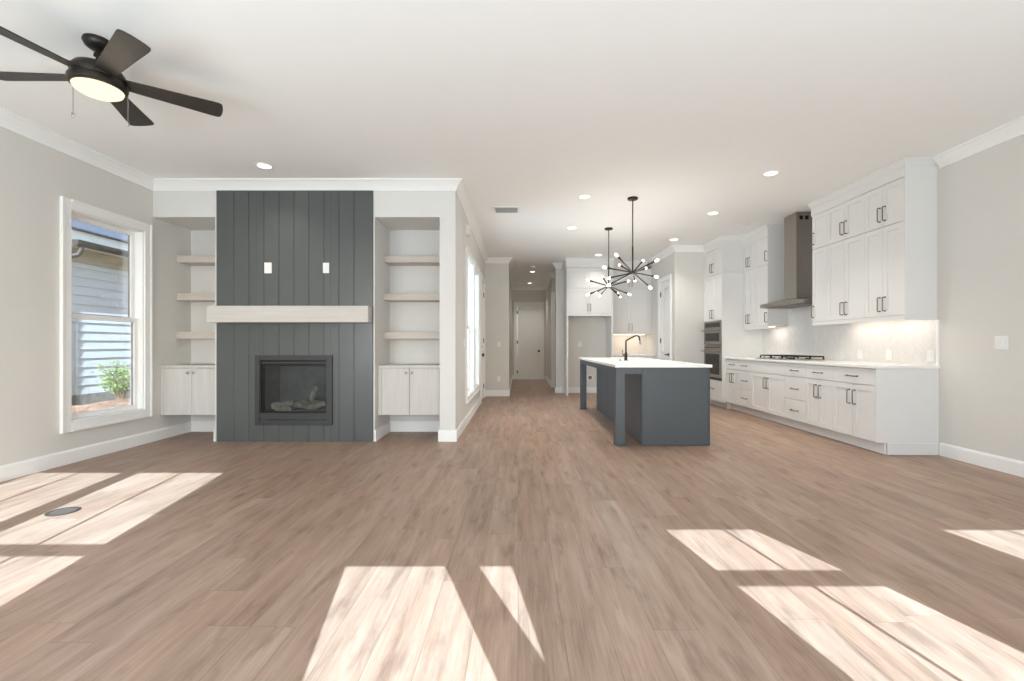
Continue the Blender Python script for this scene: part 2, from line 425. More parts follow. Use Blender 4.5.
# ------------------------------------------------------------------ windows and doors
def window(name, O, U, N, wd, z0, z1, casing=True, cas_l=.095, cas_r=.095):
    """double-hung window: O at the opening's floor corner on the room face, U along the wall, N into the room"""
    V = (0, 0, 1)
    root = sthing(name, O)
    def part(nm, boxes, m, par=root, bev=.002):
        bm = nb()
        for b in boxes: obx(bm, O, U, V, N, *b)
        return obj(nm, bm, m, par, bev)
    cs = []
    if cas_l: cs += [(-cas_l, 0, z0-.095, z1+.095, .0005, .02), (-cas_l, -cas_l+.022, z0-.095, z1+.095, .02, .03)]
    if cas_r: cs += [(wd, wd+cas_r, z0-.095, z1+.095, .0005, .02), (wd+cas_r-.022, wd+cas_r, z0-.095, z1+.095, .02, .03)]
    cs += [(0, wd, z1, z1+.095, .0005, .02), (0, wd, z0-.095, z0, .0005, .02), (0, wd, z1+.073, z1+.095, .02, .03), (0, wd, z0-.095, z0-.073, .02, .03)]
    part('casing', cs, 'trim')
    part('jamb', [(0, .012, z0, z1, -.14, 0), (wd-.012, wd, z0, z1, -.14, 0), (0, wd, z1-.012, z1, -.14, 0), (0, wd, z0, z0+.012, -.14, 0)], 'trim')
    zm = (z0 + z1) / 2; s = .045
    for (a, b, n0, n1, nm) in ((zm-.02, z1-.012, -.125, -.09, 'upper_sash'), (z0+.012, zm+.02, -.09, -.055, 'lower_sash')):
        st = s if nm == 'upper_sash' else s
        sash = part(nm, [(.012, .012+st, a, b, n0, n1), (wd-.012-st, wd-.012, a, b, n0, n1), (.012+st, wd-.012-st, a, a+.045, n0, n1), (.012+st, wd-.012-st, b-.045, b, n0, n1)], 'trim')
        part('pane', [(.012+st-.003, wd-.012-st+.003, a+.042, b-.042, (n0+n1)/2-.003, (n0+n1)/2+.003)], 'glass', sash, 0)
        part('gasket', [(.012+st, .012+st+.006, a+.045, b-.045, n0+.004, (n0+n1)/2-.004), (wd-.012-st-.006, wd-.012-st, a+.045, b-.045, n0+.004, (n0+n1)/2-.004)], 'black', sash, 0)
    return root
window('window_1', (XL, 4.320, 0), (0, 1, 0), (1, 0, 0), .854, WZ0, WZ1)
window('window_2', (XE, EW[0][0], 0), (0, 1, 0), (1, 0, 0), .905, WZ0, WZ1, cas_r=.05)
window('window_3', (XE, EW[1][0], 0), (0, 1, 0), (1, 0, 0), .905, WZ0, WZ1, cas_l=.05)

def door(name, O, U, N, wd, h=2.44, hinge_at=0, inset=.0, two=True, lever=False, deadbolt=False):
    """two-panel door with casing, hinges and knob; hinge_at 0 = at O, 1 = far side"""
    V = (0, 0, 1); root = sthing(name, O)
    def part(nm, boxes, m, par=root, bev=.002):
        bm = nb()
        for b in boxes: obx(bm, O, U, V, N, *b)
        return obj(nm, bm, m, par, bev)
    part('casing', [(-.09, 0, 0, h+.09, .0005, .02), (wd, wd+.09, 0, h+.09, .0005, .02), (0, wd, h, h+.09, .0005, .02),
                    (-.09, -.07, 0, h+.09, .02, .028), (wd+.07, wd+.09, 0, h+.09, .02, .028), (-.07, wd+.07, h+.07, h+.09, .02, .028)], 'trim')
    part('jamb', [(0, .018, 0, h, -.12, 0), (wd-.018, wd, 0, h, -.12, 0), (.018, wd-.018, h-.018, h, -.12, 0)], 'trim')
    a, b, top = .021, wd-.021, h-.021; n0, n1 = -.054-inset, -.006-inset; st = .115
    bs = [(a, a+st, .008, top, n0, n1), (b-st, b, .008, top, n0, n1), (a+st, b-st, .008, .24, n0, n1), (a+st, b-st, top-.12, top, n0, n1), (a+st, b-st, .82, 1.0, n0, n1)]
    for (z0, z1) in ((.24, .82), (1.0, top-.12)):
        bs += [(a+st, b-st, z0, z1, n0+.004, n1-.036), (a+st+.042, b-st-.042, z0+.042, z1-.042, n1-.036, n1-.012)]
    leaf = part('leaf', bs, 'trim', bev=.003)
    hu = a-.004 if hinge_at == 0 else b+.004
    for z in (.25, h/2, h-.25):
        bm = nb(); c = Vector(O) + Vector(U)*hu + Vector(N)*(n1+.006); tube(bm, [c+Vector((0,0,z-.05)), c+Vector((0,0,z+.05))], .009, 8)
        obx(bm, O, U, V, N, hu-.02, hu+.02, z-.048, z+.048, n1, n1+.003); obj('hinge', bm, 'black', leaf)
    ku = b-.065 if hinge_at == 0 else a+.065
    c = Vector(O) + Vector(U)*ku + Vector((0,0,.93)); Nv = Vector(N); bm = nb()
    tube(bm, [c+Nv*n1, c+Nv*(n1+.012)], .032, 16); tube(bm, [c+Nv*(n1+.012), c+Nv*(n1+.035)], .012, 10)
    if lever:
        d = Vector(U) * (-1 if hinge_at == 0 else 1)
        tube(bm, [c+Nv*(n1+.045)-d*.012, c+Nv*(n1+.047)+d*.06, c+Nv*(n1+.045)+d*.125], [.013, .011, .009], 10)
    else: tube(bm, [c+Nv*(n1+.03), c+Nv*(n1+.042), c+Nv*(n1+.06), c+Nv*(n1+.072)], [.018, .036, .036, .02], 16)
    obj('door_knob', bm, 'black', leaf, smooth=True)
    if deadbolt:
        c = c + Vector((0,0,.16)); bm = nb(); tube(bm, [c+Nv*n1, c+Nv*(n1+.02)], .03, 16); tube(bm, [c+Nv*(n1+.02), c+Nv*(n1+.035)], .012, 10)
        obj('deadbolt', bm, 'black', leaf, smooth=True)
    return root
door('door_1', (XE, ED[0], 0), (0, 1, 0), (1, 0, 0), ED[1]-ED[0], hinge_at=1, deadbolt=True)
door('door_2', (HD[0], YH, 0), (1, 0, 0), (0, -1, 0), HD[1]-HD[0], hinge_at=0)
door('door_3', (SD[0], 12.1, 0), (1, 0, 0), (0, -1, 0), SD[1]-SD[0], hinge_at=1)
door('door_4', (XP, PD[0], 0), (0, 1, 0), (-1, 0, 0), PD[1]-PD[0], hinge_at=1, lever=True)

# ------------------------------------------------------------------ fireplace
def shiplap():
    bm = nb(); X0, X1, Z1 = -3.508, -1.688, H-.118; y0, y1 = YF-.022, YF
    bx(bm, X0, FX0, y1-.012, y1-.0005, 0, Z1); bx(bm, FX1, X1, y1-.012, y1-.0005, 0, Z1)
    bx(bm, FX0, FX1, y1-.012, y1-.0005, 0, FZ0); bx(bm, FX0, FX1, y1-.012, y1-.0005, FZ1, Z1)
    cuts = [X0]; x = -3.302
    while x < X1 - .05: cuts.append(x); x += .1745
    cuts.append(X1)
    g = .0025
    for i, (a, b) in enumerate(zip(cuts, cuts[1:])):
        a2, b2 = a+g, b-g; dy = random.uniform(-.0012, .0012)
        ins = b2 > FX0 and a2 < FX1
        if not ins: bx(bm, a2, b2, y0+dy, y1-.012, 0, Z1)
        else:
            l, r = max(a2, FX0), min(b2, FX1)
            if a2 < FX0: bx(bm, a2, FX0, y0+dy, y1-.012, 0, Z1)
            if b2 > FX1: bx(bm, FX1, b2, y0+dy, y1-.012, 0, Z1)
            bx(bm, l, r, y0+dy, y1-.012, 0, FZ0); bx(bm, l, r, y0+dy, y1-.012, FZ1, Z1)
    struct('wall_chimney_breast', bm, 'shiplap', bevel=.0015)
shiplap()
YS = YF - .0245                   # face of the boards
mt = thing('mantel_shelf', (-2.613, 5.157, 1.383), 'long pale oak box mantel on the dark shiplap above the fireplace', 'mantel')
bm = box(-3.526, -1.697, 5.157, YS, 1.383, 1.570); obj('mantel_beam', bm, 'mantelwood', mt, .003)
def plate(name, O, U, N, label, cat, wd=.075, ht=.12, kind='outlet', group=None, m='plate'):
    """wall plate centred at O"""
    t = thing(name, O, label, cat, group); V = (0, 0, 1); bm = nb(); obx(bm, O, U, V, N, -wd/2, wd/2, -ht/2, ht/2, .0008, .007); obj('cover_plate', bm, m, t, .002)
    bm = nb(); n = max(1, round(wd/.06)) if kind == 'switch' else 1
    for k in range(n):
        u = (k - (n-1)/2) * .046
        if kind == 'outlet':
            obx(bm, O, U, V, N, u-.017, u+.017, .006, .036, .007, .010); obx(bm, O, U, V, N, u-.017, u+.017, -.036, -.006, .007, .010)
        else: obx(bm, O, U, V, N, u-.016, u+.016, -.033, .033, .007, .012)
    obj('socket_face' if kind == 'outlet' else 'rocker', bm, 'plate', t, .001); return t
plate('outlet_plate', (-2.902, YS, 2.02), (1,0,0), (0,-1,0), 'left of two white outlet plates on the dark shiplap above the mantel', 'outlet', .086, .125)
plate('outlet_plate', (-2.228, YS, 2.02), (1,0,0), (0,-1,0), 'right of two white outlet plates on the dark shiplap above the mantel', 'outlet', .072, .12)

def fireplace_insert():
    t = thing('gas_fireplace_insert', (-2.607, YS-.02, .194), 'dark grey gas fireplace insert with logs behind glass set in charcoal shiplap', 'fireplace')
    x0, x1, z0, z1 = -3.048, -2.153, .194, 1.004; y = YS-.02; yb = YS-.0005
    ix0, ix1, iz0, iz1 = -2.992, -2.222, .335, .952
    bm = box(x0, ix0, y, yb, z0, z1); bx(bm, ix1, x1, y, yb, z0, z1); bx(bm, ix0, ix1, y, yb, iz1, z1)
    obj('surround', bm, 'surround', t, .002)
    bm = box(ix0, ix1, y+.004, yb, .268, iz0); obj('lower_grille', bm, 'surround', t, .002)
    bm = box(ix0, ix1, y+.004, yb, z0, .252); obj('base_rail', bm, 'surround', t, .002)
    bm = box(ix0, ix1, y+.012, y+.02, .912, .928); obj('louver', bm, 'surround', t, .001)
    # firebox: five inner faces with thickness
    a, b, c, d = ix0-.02, ix1+.02, iz0-.06, iz1+.02; ye = YF+.42
    bm = box(a, b, ye, ye+.02, c, d); bx(bm, a, a+.02, YS+.03, ye, c, d); bx(bm, b-.02, b, YS+.03, ye, c, d); bx(bm, a, b, YS+.03, ye, c-.02, c); bx(bm, a, b, YS+.03, ye, d, d+.02)
    obj('firebox', bm, 'firebox', t)
    bm = box(a+.02, b-.02, YS+.012, YS+.03, iz1-.075, d); bx(bm, a+.02, a+.055, YS+.012, YS+.03, c, iz1-.075); bx(bm, b-.03, b-.02, YS+.012, YS+.03, c, iz1-.075); bx(bm, a+.055, b-.03, YS+.012, YS+.03, c, c+.075)
    obj('glass_frame', bm, 'black', t)
    bm = box(a+.05, b-.028, YS+.018, YS+.024, c+.07, iz1-.07); obj('glass', bm, 'fireglass', t)
    bm = nb(); n = 18
    for i in range(n):
        for k in range(6):
            cx = a+.06 + (b-a-.12)*(i+random.random())/n; cy = YS+.09 + .26*(k+random.random())/6; r = random.uniform(.014, .026)
            bmesh.ops.create_icosphere(bm, subdivisions=1, radius=r, matrix=Matrix.Translation((cx, cy, c+.02+r*.5)) @ Matrix.Scale(.7, 4, (0,0,1)))
    bx(bm, a+.02, b-.02, YS+.06, ye, c, c+.02); obj('ember_bed', bm, 'ember', t)
    for (p, q, r) in (((-2.93, YF+.10, .40), (-2.72, YF+.20, .43), .045), ((-2.86, YF+.06, .385), (-2.66, YF+.05, .375), .04), ((-2.80, YF+.24, .39), (-2.35, YF+.20, .42), .048),
                      ((-2.62, YF+.22, .44), (-2.48, YF+.06, .42), .036), ((-2.50, YF+.20, .46), (-2.46, YF+.24, .62), .032), ((-2.52, YF+.10, .385), (-2.27, YF+.06, .43), .04)):
        bm = nb(); P, Q = Vector(p), Vector(q); pts = [P.lerp(Q, k/7) + Vector((random.uniform(-.006,.006), random.uniform(-.006,.006), random.uniform(-.008,.008))) for k in range(8)]
        tube(bm, pts, [r*random.uniform(.8, 1.1) * (.8 if k in (0, 7) else 1) for k in range(8)], 12); obj('ceramic_log', bm, 'log', t, smooth=True)
    bm = nb()
    tube(bm, [(-2.70, YS+.07, c+.075), (-2.25, YS+.07, c+.082)], .010, 8); obj('glint_bar', bm, 'nickel', t, smooth=True)  # bright bar added for the line of light reflected low in the firebox
fireplace_insert()

# shelves and floating cabinets in the alcoves
ys = 5.67
for side, a, b in (('left', AL0, AL1), ('right', AR0, AR1)):
    for nm, z1 in (('top', 2.240), ('middle', 1.769), ('lowest', 1.288)):
        t = thing('floating_shelf', ((a+b)/2, ys, z1-.086), f'pale oak floating shelf, {nm} of three in the alcove {side} of the fireplace', 'shelf', 'floating oak shelves in the alcoves')
        obj('shelf_board', box(a+.003, b-.003, ys, YA-.002, z1-.086, z1), 'oakshelf', t, .002)
def alcove_cabinet(side, a, b, fill_l, fill_r, mid):
    y0, yb = 5.42, YA-.002; z0, z1 = .289, .882
    t = thing('floating_cabinet', ((a+b)/2, y0, z0), f'pale oak two-door floating cabinet with thin top in the alcove {side} of the fireplace', 'cabinet', 'floating oak cabinets in the alcoves')
    m = 'oakcab'
    bm = box(a+.003, b-.003, y0+.022, yb, z0, z1-.03); bx(bm, a+.003, a+fill_l, y0, y0+.022, z0, z1-.03); bx(bm, b-fill_r, b-.003, y0, y0+.022, z0, z1-.03); obj('carcass', bm, m, t, .001)
    obj('cabinet_top', box(a+.003, b-.003, y0-.008, yb, z1-.029, z1), m, t, .002)
    for (x0, x1, k) in ((a+fill_l+.003, mid-.0025, mid-.035), (mid+.0025, b-fill_r-.003, mid+.035)):
        d = obj('door', box(x0, x1, y0-.002, y0+.020, z0+.002, z1-.036), m, t, .0015)
        bm = nb(); tube(bm, [(k, y0-.002, .795), (k, y0-.014, .795), (k, y0-.018, .795), (k, y0-.030, .795), (k, y0-.034, .795)], [.006, .006, .015, .017, .010], 14); obj('knob', bm, 'nickel', d, smooth=True)
alcove_cabinet('left', AL0, AL1, .032, .014, -3.885)
alcove_cabinet('right', AR0, AR1, .045, .020, -1.293)

# ------------------------------------------------------------------ kitchen: cabinets on the right wall
UX = (0, 1, 0); VZ = (0, 0, 1); NX = (-1, 0, 0)
def shaker(bm, O, U, V, N, u0, u1, v0, v1, st=.058, t=.02):
    st = min(st, (u1-u0)*.3, (v1-v0)*.35)
    obx(bm, O, U, V, N, u0, u0+st, v0, v1, 0, t); obx(bm, O, U, V, N, u1-st, u1, v0, v1, 0, t)
    obx(bm, O, U, V, N, u0+st, u1-st, v0, v0+st, 0, t); obx(bm, O, U, V, N, u0+st, u1-st, v1-st, v1, 0, t)
    obx(bm, O, U, V, N, u0+st, u1-st, v0+st, v1-st, 0, t-.010)
def pull_bm(O, U, V, N, u, v, L=.15, vert=True, t=.02, r=.0055):
    O, U, V, N = map(Vector, (O, U, V, N)); A = V if vert else U; c = O + U*u + V*v + N*t; bm = nb()
    tube(bm, [c - A*L/2 + N*.001, c - A*L/2 + N*.026, c - A*(L/2-.006) + N*.032, c + A*(L/2-.006) + N*.032, c + A*L/2 + N*.026, c + A*L/2 + N*.001], r, 8)
    for s in (-1, 1):
        e = c + A*s*L/2; tube(bm, [e, e + N*.006], .009, 10)
    return bm
G = .0018
def front(t, kind, O, U, N, u0, u1, v0, v1, handle=None, L=.15, vert=True, m='cabinet', flat=False):
    bm = nb()
    if flat: obx(bm, O, U, VZ, N, u0+G, u1-G, v0+G, v1-G, 0, .02)
    else: shaker(bm, O, U, VZ, N, u0+G, u1-G, v0+G, v1-G)
    d = obj(kind, bm, m, t, .0012)
    if handle: obj('pull', pull_bm(O, U, VZ, N, handle[0], handle[1], L, vert), 'pull', d, smooth=True)
    return d
XB = 3.68                          # carcass front of base cabinets (doors 2 cm proud)
def base_unit(y0, y1, kind, label):
    t = thing('base_cabinet', (XB, (y0+y1)/2, 0), label, 'cabinet', 'white base cabinets along the range wall')
    bm = box(XB, XR-.002, y0+.0005, y1-.0005, .125, .884); bx(bm, XB+.094, XR-.002, y0+.0005, y1-.0005, .002, .125); obj('carcass', bm, 'cabinet', t)
    bm = box(XB+.084, XB+.094, y0+.0005, y1-.0005, .002, .124); obj('toe_kick', bm, 'trim', t)
    O = (XB, 0, 0); m = (y0+y1)/2
    if kind in ('doors', 'cooktop'):
        front(t, 'drawer', O, UX, NX, y0, y1, .708, .874, None if kind == 'cooktop' else (m, .789), .15, False, flat=True)
        w_ = min(.04, (y1-y0)*.12)
        front(t, 'door', O, UX, NX, y0, m, .130, .704, (m-w_, .56)); front(t, 'door', O, UX, NX, m, y1, .130, .704, (m+w_, .56))
    else:
        for (a, b, h) in ((.708, .874, .789), (.408, .704, .548), (.130, .404, .262)): front(t, 'drawer', O, UX, NX, y0, y1, a, b, (m, h), .14, False, flat=True)
    return t
YN = 4.650                         # near end of the run
u1 = base_unit(YN+.02, 5.289, 'doors', 'white base cabinet at the near end of the range wall, drawer over two doors')
bm = box(XB-.02, XR-.002, YN, YN+.0195, .125, .884); bx(bm, XB+.094, XR-.002, YN, YN+.0195, .002, .125); bx(bm, XB+.09, XR-.018, YN-.012, YN, .002, .120); obj('end_panel', bm, 'cabinet', u1, .0015)
base_unit(5.289, 5.793, 'doors', 'white base cabinet with drawer over two doors, second from the near end')
base_unit(5.793, 6.237, 'drawers', 'white stack of three wide drawers just right of the cooktop')
base_unit(6.237, 7.153, 'cooktop', 'wide white base cabinet directly under the gas cooktop, blank top panel')
base_unit(7.153, 7.529, 'drawers', 'white stack of three drawers just left of the cooktop')
base_unit(7.529, 8.003, 'doors', 'white base cabinet with drawer and two doors beside the oven tower')
ct = thing('kitchen_countertop', (3.97, 6.33, .885), 'long white quartz worktop along the range wall under the tile backsplash', 'countertop')
obj('slab', box(XB-.045, XR-.002, YN-.012, 8.003, .885, .916), 'quartz', ct, .003)
struct('wall_backsplash', box(XR-.010, XR-.0005, YN+.02, 8.003, .917, 2.86), 'tile')
struct('trim_4', box(XR-.020, XR-.0005, YN-.002, YN+.0195, .917, 1.384), 'trim')

XU = 3.99                          # carcass front of wall cabinets
def wall_unit(y0, y1, doors, label, near_panel=False, light=True):
    """doors: list of (ya, yb, handle side: -1 near, +1 far)"""
    t = thing('wall_cabinet', (XU, (y0+y1)/2, 1.385), label, 'cabinet', 'tall white wall cabinets along the range wall')
    yb_ = y0 + (.02 if near_panel else .0005)
    obj('carcass', box(XU, XR-.0105, yb_, y1-.0005, 1.425, 2.860), 'cabinet', t)
    bm = box(XU-.018, XU, yb_, y1-.0005, 1.385, 1.432); obj('light_rail', bm, 'cabinet', t, .001)
    if near_panel: obj('end_panel', box(XU-.02, XR-.0105, y0, y0+.0195, 1.385, 2.860), 'cabinet', t, .0015)
    O = (XU, 0, 0)
    for (a, b, hs) in doors:
        hy = a+.035 if hs < 0 else b-.035
        front(t, 'door', O, UX, NX, a, b, 1.436, 2.402, (hy, 1.568)); front(t, 'door', O, UX, NX, a, b, 2.408, 2.857, (hy, 2.548))
    if light:
        obj('light_strip', box(XU+.10, XU+.13, y0+.06, y1-.06, 1.412, 1.4245), 'strip', t)
        area('under_cabinet_lamp', (XU+.16, (y0+y1)/2, 1.405), (.25, 0, -1), (y1-y0)*.9, .03, 1.5*(y1-y0), (1, .90, .81), 170, t)
    return t
wall_unit(4.667, 5.22, [(4.685, 4.953, 1), (4.953, 5.22, -1)], 'near end white wall cabinet with four tall shaker doors, by the right wall', True)
wall_unit(5.22, 5.844, [(5.22, 5.532, 1), (5.532, 5.844, -1)], 'white wall cabinet between the near end one and the narrow one by the hood')
wall_unit(5.844, 6.14, [(5.844, 6.14, 1)], 'narrow white wall cabinet just right of the range hood', light=False)
wall_unit(7.234, 7.64, [(7.234, 7.64, -1)], 'narrow single-door white wall cabinet just left of the range hood')
wall_unit(7.64, 8.003, [(7.64, 7.83, 1), (7.83, 8.003, -1)], 'narrow two-door white wall cabinet against the oven tower', light=False)
# frieze and cornice above the wall cabinets and tower
bm = nb(); FR = [(0, 2.8605), (.022, 2.8605), (.022, H-.072), (.030, H-.066), (.046, H-.02), (.052, H-.016), (.052, H-.0005), (0, H-.0005)]
XFz = XU-.0
sweep(bm, [(XFz, 6.14), (XFz, 4.667), (XR-.0005, 4.667)], [(d, z) for d, z in FR]) if False else None
def frieze(path):
    sweep(bm, path, FR)
# paths keep the room on the right hand: walking towards the camera along a right-hand wall
frieze([(XR-.012, 6.14), (XU, 6.14), (XU, 4.689), (XR-.0005, 4.689)])
frieze([(XP+.62, 8.78), (3.608, 8.78), (3.608, 8.03), (XU, 8.03), (XU, 7.256), (XR-.012, 7.256)])
bx(bm, XU, XR-.012, 4.689, 6.14, 2.8605, H-.0005); bx(bm, XU, XR-.012, 7.256, 8.03, 2.8605, H-.0005); bx(bm, 3.608, XR-.012, 8.03, 8.78, 2.8605, H-.0005)
struct('trim_5', bm, 'cabinet')

# oven tower
XT = 3.606
tw = thing('oven_tower', (XT, 8.40, 0), 'tall white cabinet tower housing the steel microwave and wall oven', 'cabinet')
ty0, ty1 = 8.012, 8.785
bm = box(XT, XR-.002, ty0, ty0+.02, .11, 2.860); bx(bm, XT, XR-.002, ty1-.02, ty1, .11, 2.860); bx(bm, XR-.02, XR-.002, ty0+.02, ty1-.02, .11, 2.86)
bx(bm, XT, XR-.02, ty0+.02, ty1-.02, .11, .484); bx(bm, XT, XR-.02, ty0+.02, ty1-.02, 1.56, 2.86); bx(bm, XT+.08, XR-.002, ty0, ty1, .002, .11)
obj('carcass', bm, 'cabinet', tw)
bm = box(XT-.018, XR-.002, ty0-.007, ty0-.0005, .11, 2.400); bx(bm, XT-.018, XR-.002, ty0-.007, ty0-.0005, 2.406, 2.858); obj('side_panel', bm, 'cabinet', tw, .001)
O = (XT, 0, 0); tm = (ty0+ty1)/2
front(tw, 'drawer', O, UX, NX, ty0, ty1, .115, .480, (tm, .33), .16, False, flat=True)
for (a, b, h) in ((ty0, tm, tm-.035), (tm, ty1, tm+.035)):
    front(tw, 'door', O, UX, NX, a, b, 1.565, 2.402, (h, 1.69)); front(tw, 'door', O, UX, NX, a, b, 2.408, 2.857, (h, 2.54))
def appliance(name, label, z0, z1, parts):
    t = thing(name, (XT, tm, z0), label, 'oven'); y0, y1 = ty0+.022, ty1-.022
    obj('body', box(XT+.02, XR-.06, y0, y1, z0, z1), 'greybox', t)
    for (nm, a, b, mt_, ex) in parts:
        p = obj(nm, box(XT-.02-ex, XT+.02, y0+.002, y1-.002, a, b), mt_, t, .002)
        if nm == 'door':
            wa, wb = a+.04+(.0 if b-a < .35 else .0), b-.085
            obj('window', box(XT-.024-ex, XT-.0195-ex, y0+.07, y1-.07, wa+.02, wb), 'ovenglass', p)
            hz = b-.035; bm = nb(); xh = XT-.075-ex
            tube(bm, [(xh, y0+.02, hz), (xh, y1-.02, hz)], .011, 10)
            for yy in (y0+.06, y1-.06): tube(bm, [(xh, yy, hz), (XT-.02-ex, yy, hz)], .008, 8)
            obj('handle', bm, 'steel', p, smooth=True)
        if nm == 'control_panel': obj('display', box(XT-.0235-ex, XT-.0195-ex, y0+.05, y1-.05, a+.02, b-.02), 'ovenglass', p)
appliance('microwave_oven', 'built-in steel microwave above the wall oven in the white tower', 1.128, 1.556, [('control_panel', 1.432, 1.552, 'steel', 0), ('door', 1.135, 1.428, 'steel', .004)])
appliance('wall_oven', 'built-in steel wall oven below the microwave in the white tower', .488, 1.118, [('control_panel', 1.052, 1.115, 'steel', 0), ('door', .535, 1.048, 'steel', .004), ('vent_trim', .49, .530, 'black', -.004)])

# range hood
hd = thing('range_hood', (4.05, 6.69, 1.70), 'stainless steel chimney range hood over the gas cooktop', 'range hood')
bm = nb(); hx0, hx1, hy0, hy1 = 3.80, XR-.011, 6.235, 7.145
bx(bm, hx0, hx1, hy0, hy1, 1.70, 1.755)
v = [bm.verts.new(p) for p in ((hx0, hy0, 1.755), (hx0, hy1, 1.755), (hx1, hy1, 1.755), (hx1, hy0, 1.755), (3.99, 6.53, 1.81), (3.99, 6.85, 1.81), (hx1, 6.85, 1.81), (hx1, 6.53, 1.81))]
for f in ((0,1,5,4), (1,2,6,5), (2,3,7,6), (3,0,4,7), (4,5,6,7)): bm.faces.new([v[i] for i in f])
obj('canopy', bm, 'steel', hd, .002)
obj('chimney', box(4.0, hx1, 6.54, 6.84, 1.811, H-.004), 'steel', hd, .002)
for a in (4.045, 4.125): obj('vent_slot', box(a, a+.05, 6.537, 6.5395, 2.93, 2.985), 'black', hd)
obj('filter', box(hx0+.05, hx1-.05, hy0+.05, hy1-.05, 1.692, 1.6995), 'greybox', hd, .001)
# cooktop
ck = thing('gas_cooktop', (3.99, 6.695, .916), 'gas cooktop with black grates set in the white worktop under the hood', 'cooktop')
obj('tray', box(3.735, 4.215, 6.245, 7.145, .9165, .928), 'steel', ck, .003)
for (cx, cy, r) in ((3.86, 6.42, .04), (4.09, 6.42, .035), (3.98, 6.695, .055), (3.86, 6.97, .035), (4.09, 6.97, .04)):
    bm = nb(); lathe(bm, [(0, .928), (r, .928), (r, .938), (r*.8, .944), (0, .944)], (cx, cy, 0), 20); obj('burner', bm, 'black', ck, smooth=True)
for a, b in ((6.262, 6.545), (6.555, 6.835), (6.845, 7.128)):
    bm = nb(); x0, x1 = 3.80, 4.205
    for yy in (a, b, (a+b)/2): bx(bm, x0, x1, yy-.006, yy+.006, .958, .974)
    for xx in (x0, x1, (x0+x1)/2): bx(bm, xx-.006, xx+.006, a, b, .958, .974)
    for xx in (x0, x1):
        for yy in (a, b): bx(bm, xx-.008, xx+.008, yy-.008, yy+.008, .9285, .958)
    obj('grate', bm, 'iron', ck, .001)
for k in range(5):
    cy = 6.43 + k*.1325; bm = nb(); lathe(bm, [(0, .928), (.018, .928), (.016, .95), (0, .95)], (3.765, cy, 0), 14); obj('knob', bm, 'steel', ck, smooth=True)
for yy, lb in ((5.717, 'white outlet plate on the tile backsplash nearest the cooktop'), (5.268, 'white outlet plate on the tile backsplash, middle of three'), (4.735, 'white outlet plate on the tile backsplash at the near end of the worktop')):
    plate('outlet_plate', (XR-.010, yy, 1.012), (0,1,0), (-1,0,0), lb, 'outlet')
plate('switch_plate', (XR, 4.05, 1.145), (0,1,0), (-1,0,0), 'white double light switch on the bare right wall', 'switch', .116, .12, 'switch')

# ------------------------------------------------------------------ kitchen: back wall
YFr = 10.0; UY = (1, 0, 0); NY = (0, -1, 0)
fr = thing('refrigerator_surround', (1.565, YFr, 0), 'white cabinet surround framing the empty refrigerator alcove', 'cabinet')
for a, b in ((1.07, 1.105), (2.055, 2.09)): obj('side_panel', box(a, b, YFr, YB-.017, .002, H-.12), 'cabinet', fr, .002)
obj('bridge_carcass', box(1.1055, 2.0545, YFr+.025, YB-.002, 1.795, 2.90), 'cabinet', fr)
obj('bottom_rail', box(1.1055, 2.0545, YFr, YFr+.024, 1.765, 1.81), 'cabinet', fr)
O = (0, YFr+.024, 0)
for a, b, h in ((1.107, 1.565, 1.535), (1.565, 2.053, 1.595)):
    front(fr, 'door', O, UY, NY, a, b, 1.815, 2.365, (h, 1.95)); front(fr, 'door', O, UY, NY, a, b, 2.371, 2.825)
bm = nb(); sweep(bm, [(1.07, YB-.09), (1.07, YFr), (2.09, YFr), (2.09, YB-.36)], [(.0005, 2.83), (.012, 2.83), (.012, H-.10), (.018, H-.06), (.03, H-.02), (.03, H-.001), (.0005, H-.001)])
bx(bm, 1.071, 2.089, YFr+.001, YFr+.02, 2.83, H-.001); obj('cornice', bm, 'cabinet', fr)
YU = YB-.35
uc = thing('wall_cabinet', (2.56, YU, 1.37), 'white two-door wall cabinet between the refrigerator alcove and the pantry door', 'cabinet')
obj('carcass', box(2.0925, XP-.003, YU+.021, YB-.002, 1.37, 2.86), 'cabinet', uc)
obj('light_rail', box(2.0925, XP-.003, YU, YU+.0205, 1.37, 1.40), 'cabinet', uc)
O = (0, YU+.021, 0)
for a, b, h in ((2.125, 2.55, 2.515), (2.55, 2.975, 2.585)):
    front(uc, 'door', O, UY, NY, a, b, 1.405, 2.40, (h, 1.53)); front(uc, 'door', O, UY, NY, a, b, 2.405, 2.855, (h, 2.53))
bm = box(2.0925, 2.123, YU, YU+.0205, 1.40, 2.86); bx(bm, 2.977, XP-.003, YU, YU+.0205, 1.40, 2.86); bx(bm, 2.0925, XP-.09, YU-.01, YB-.1, 2.8605, H-.001); obj('filler', bm, 'cabinet', uc)
obj('light_strip', box(2.2, 2.9, YU+.12, YU+.15, 1.357, 1.3695), 'strip', uc)
area('under_cabinet_lamp', (2.56, YU+.18, 1.35), (0, .25, -1), .7, .03, 1.2, (1, .80, .66), 170, uc)
bc = thing('base_cabinet', (2.56, YB-.6, 0), 'white base cabinet on the back wall beside the pantry door, behind the island', 'cabinet')
bm = box(2.0925, XP-.003, YB-.60, YB-.002, .11, .884); bx(bm, 2.0925, XP-.003, YB-.52, YB-.002, .002, .11); obj('carcass', bm, 'cabinet', bc)
O = (0, YB-.60, 0)
for a, b, h in ((2.10, 2.56, 2.52), (2.56, 3.02, 2.60)):
    front(bc, 'drawer', O, UY, NY, a, b, .708, .874, ((a+b)/2, .79), .14, False, flat=True); front(bc, 'door', O, UY, NY, a, b, .125, .704, (h, .56))
bt = thing('back_countertop', (2.56, YB-.62, .885), 'short white quartz worktop on the back wall left of the pantry door', 'countertop')
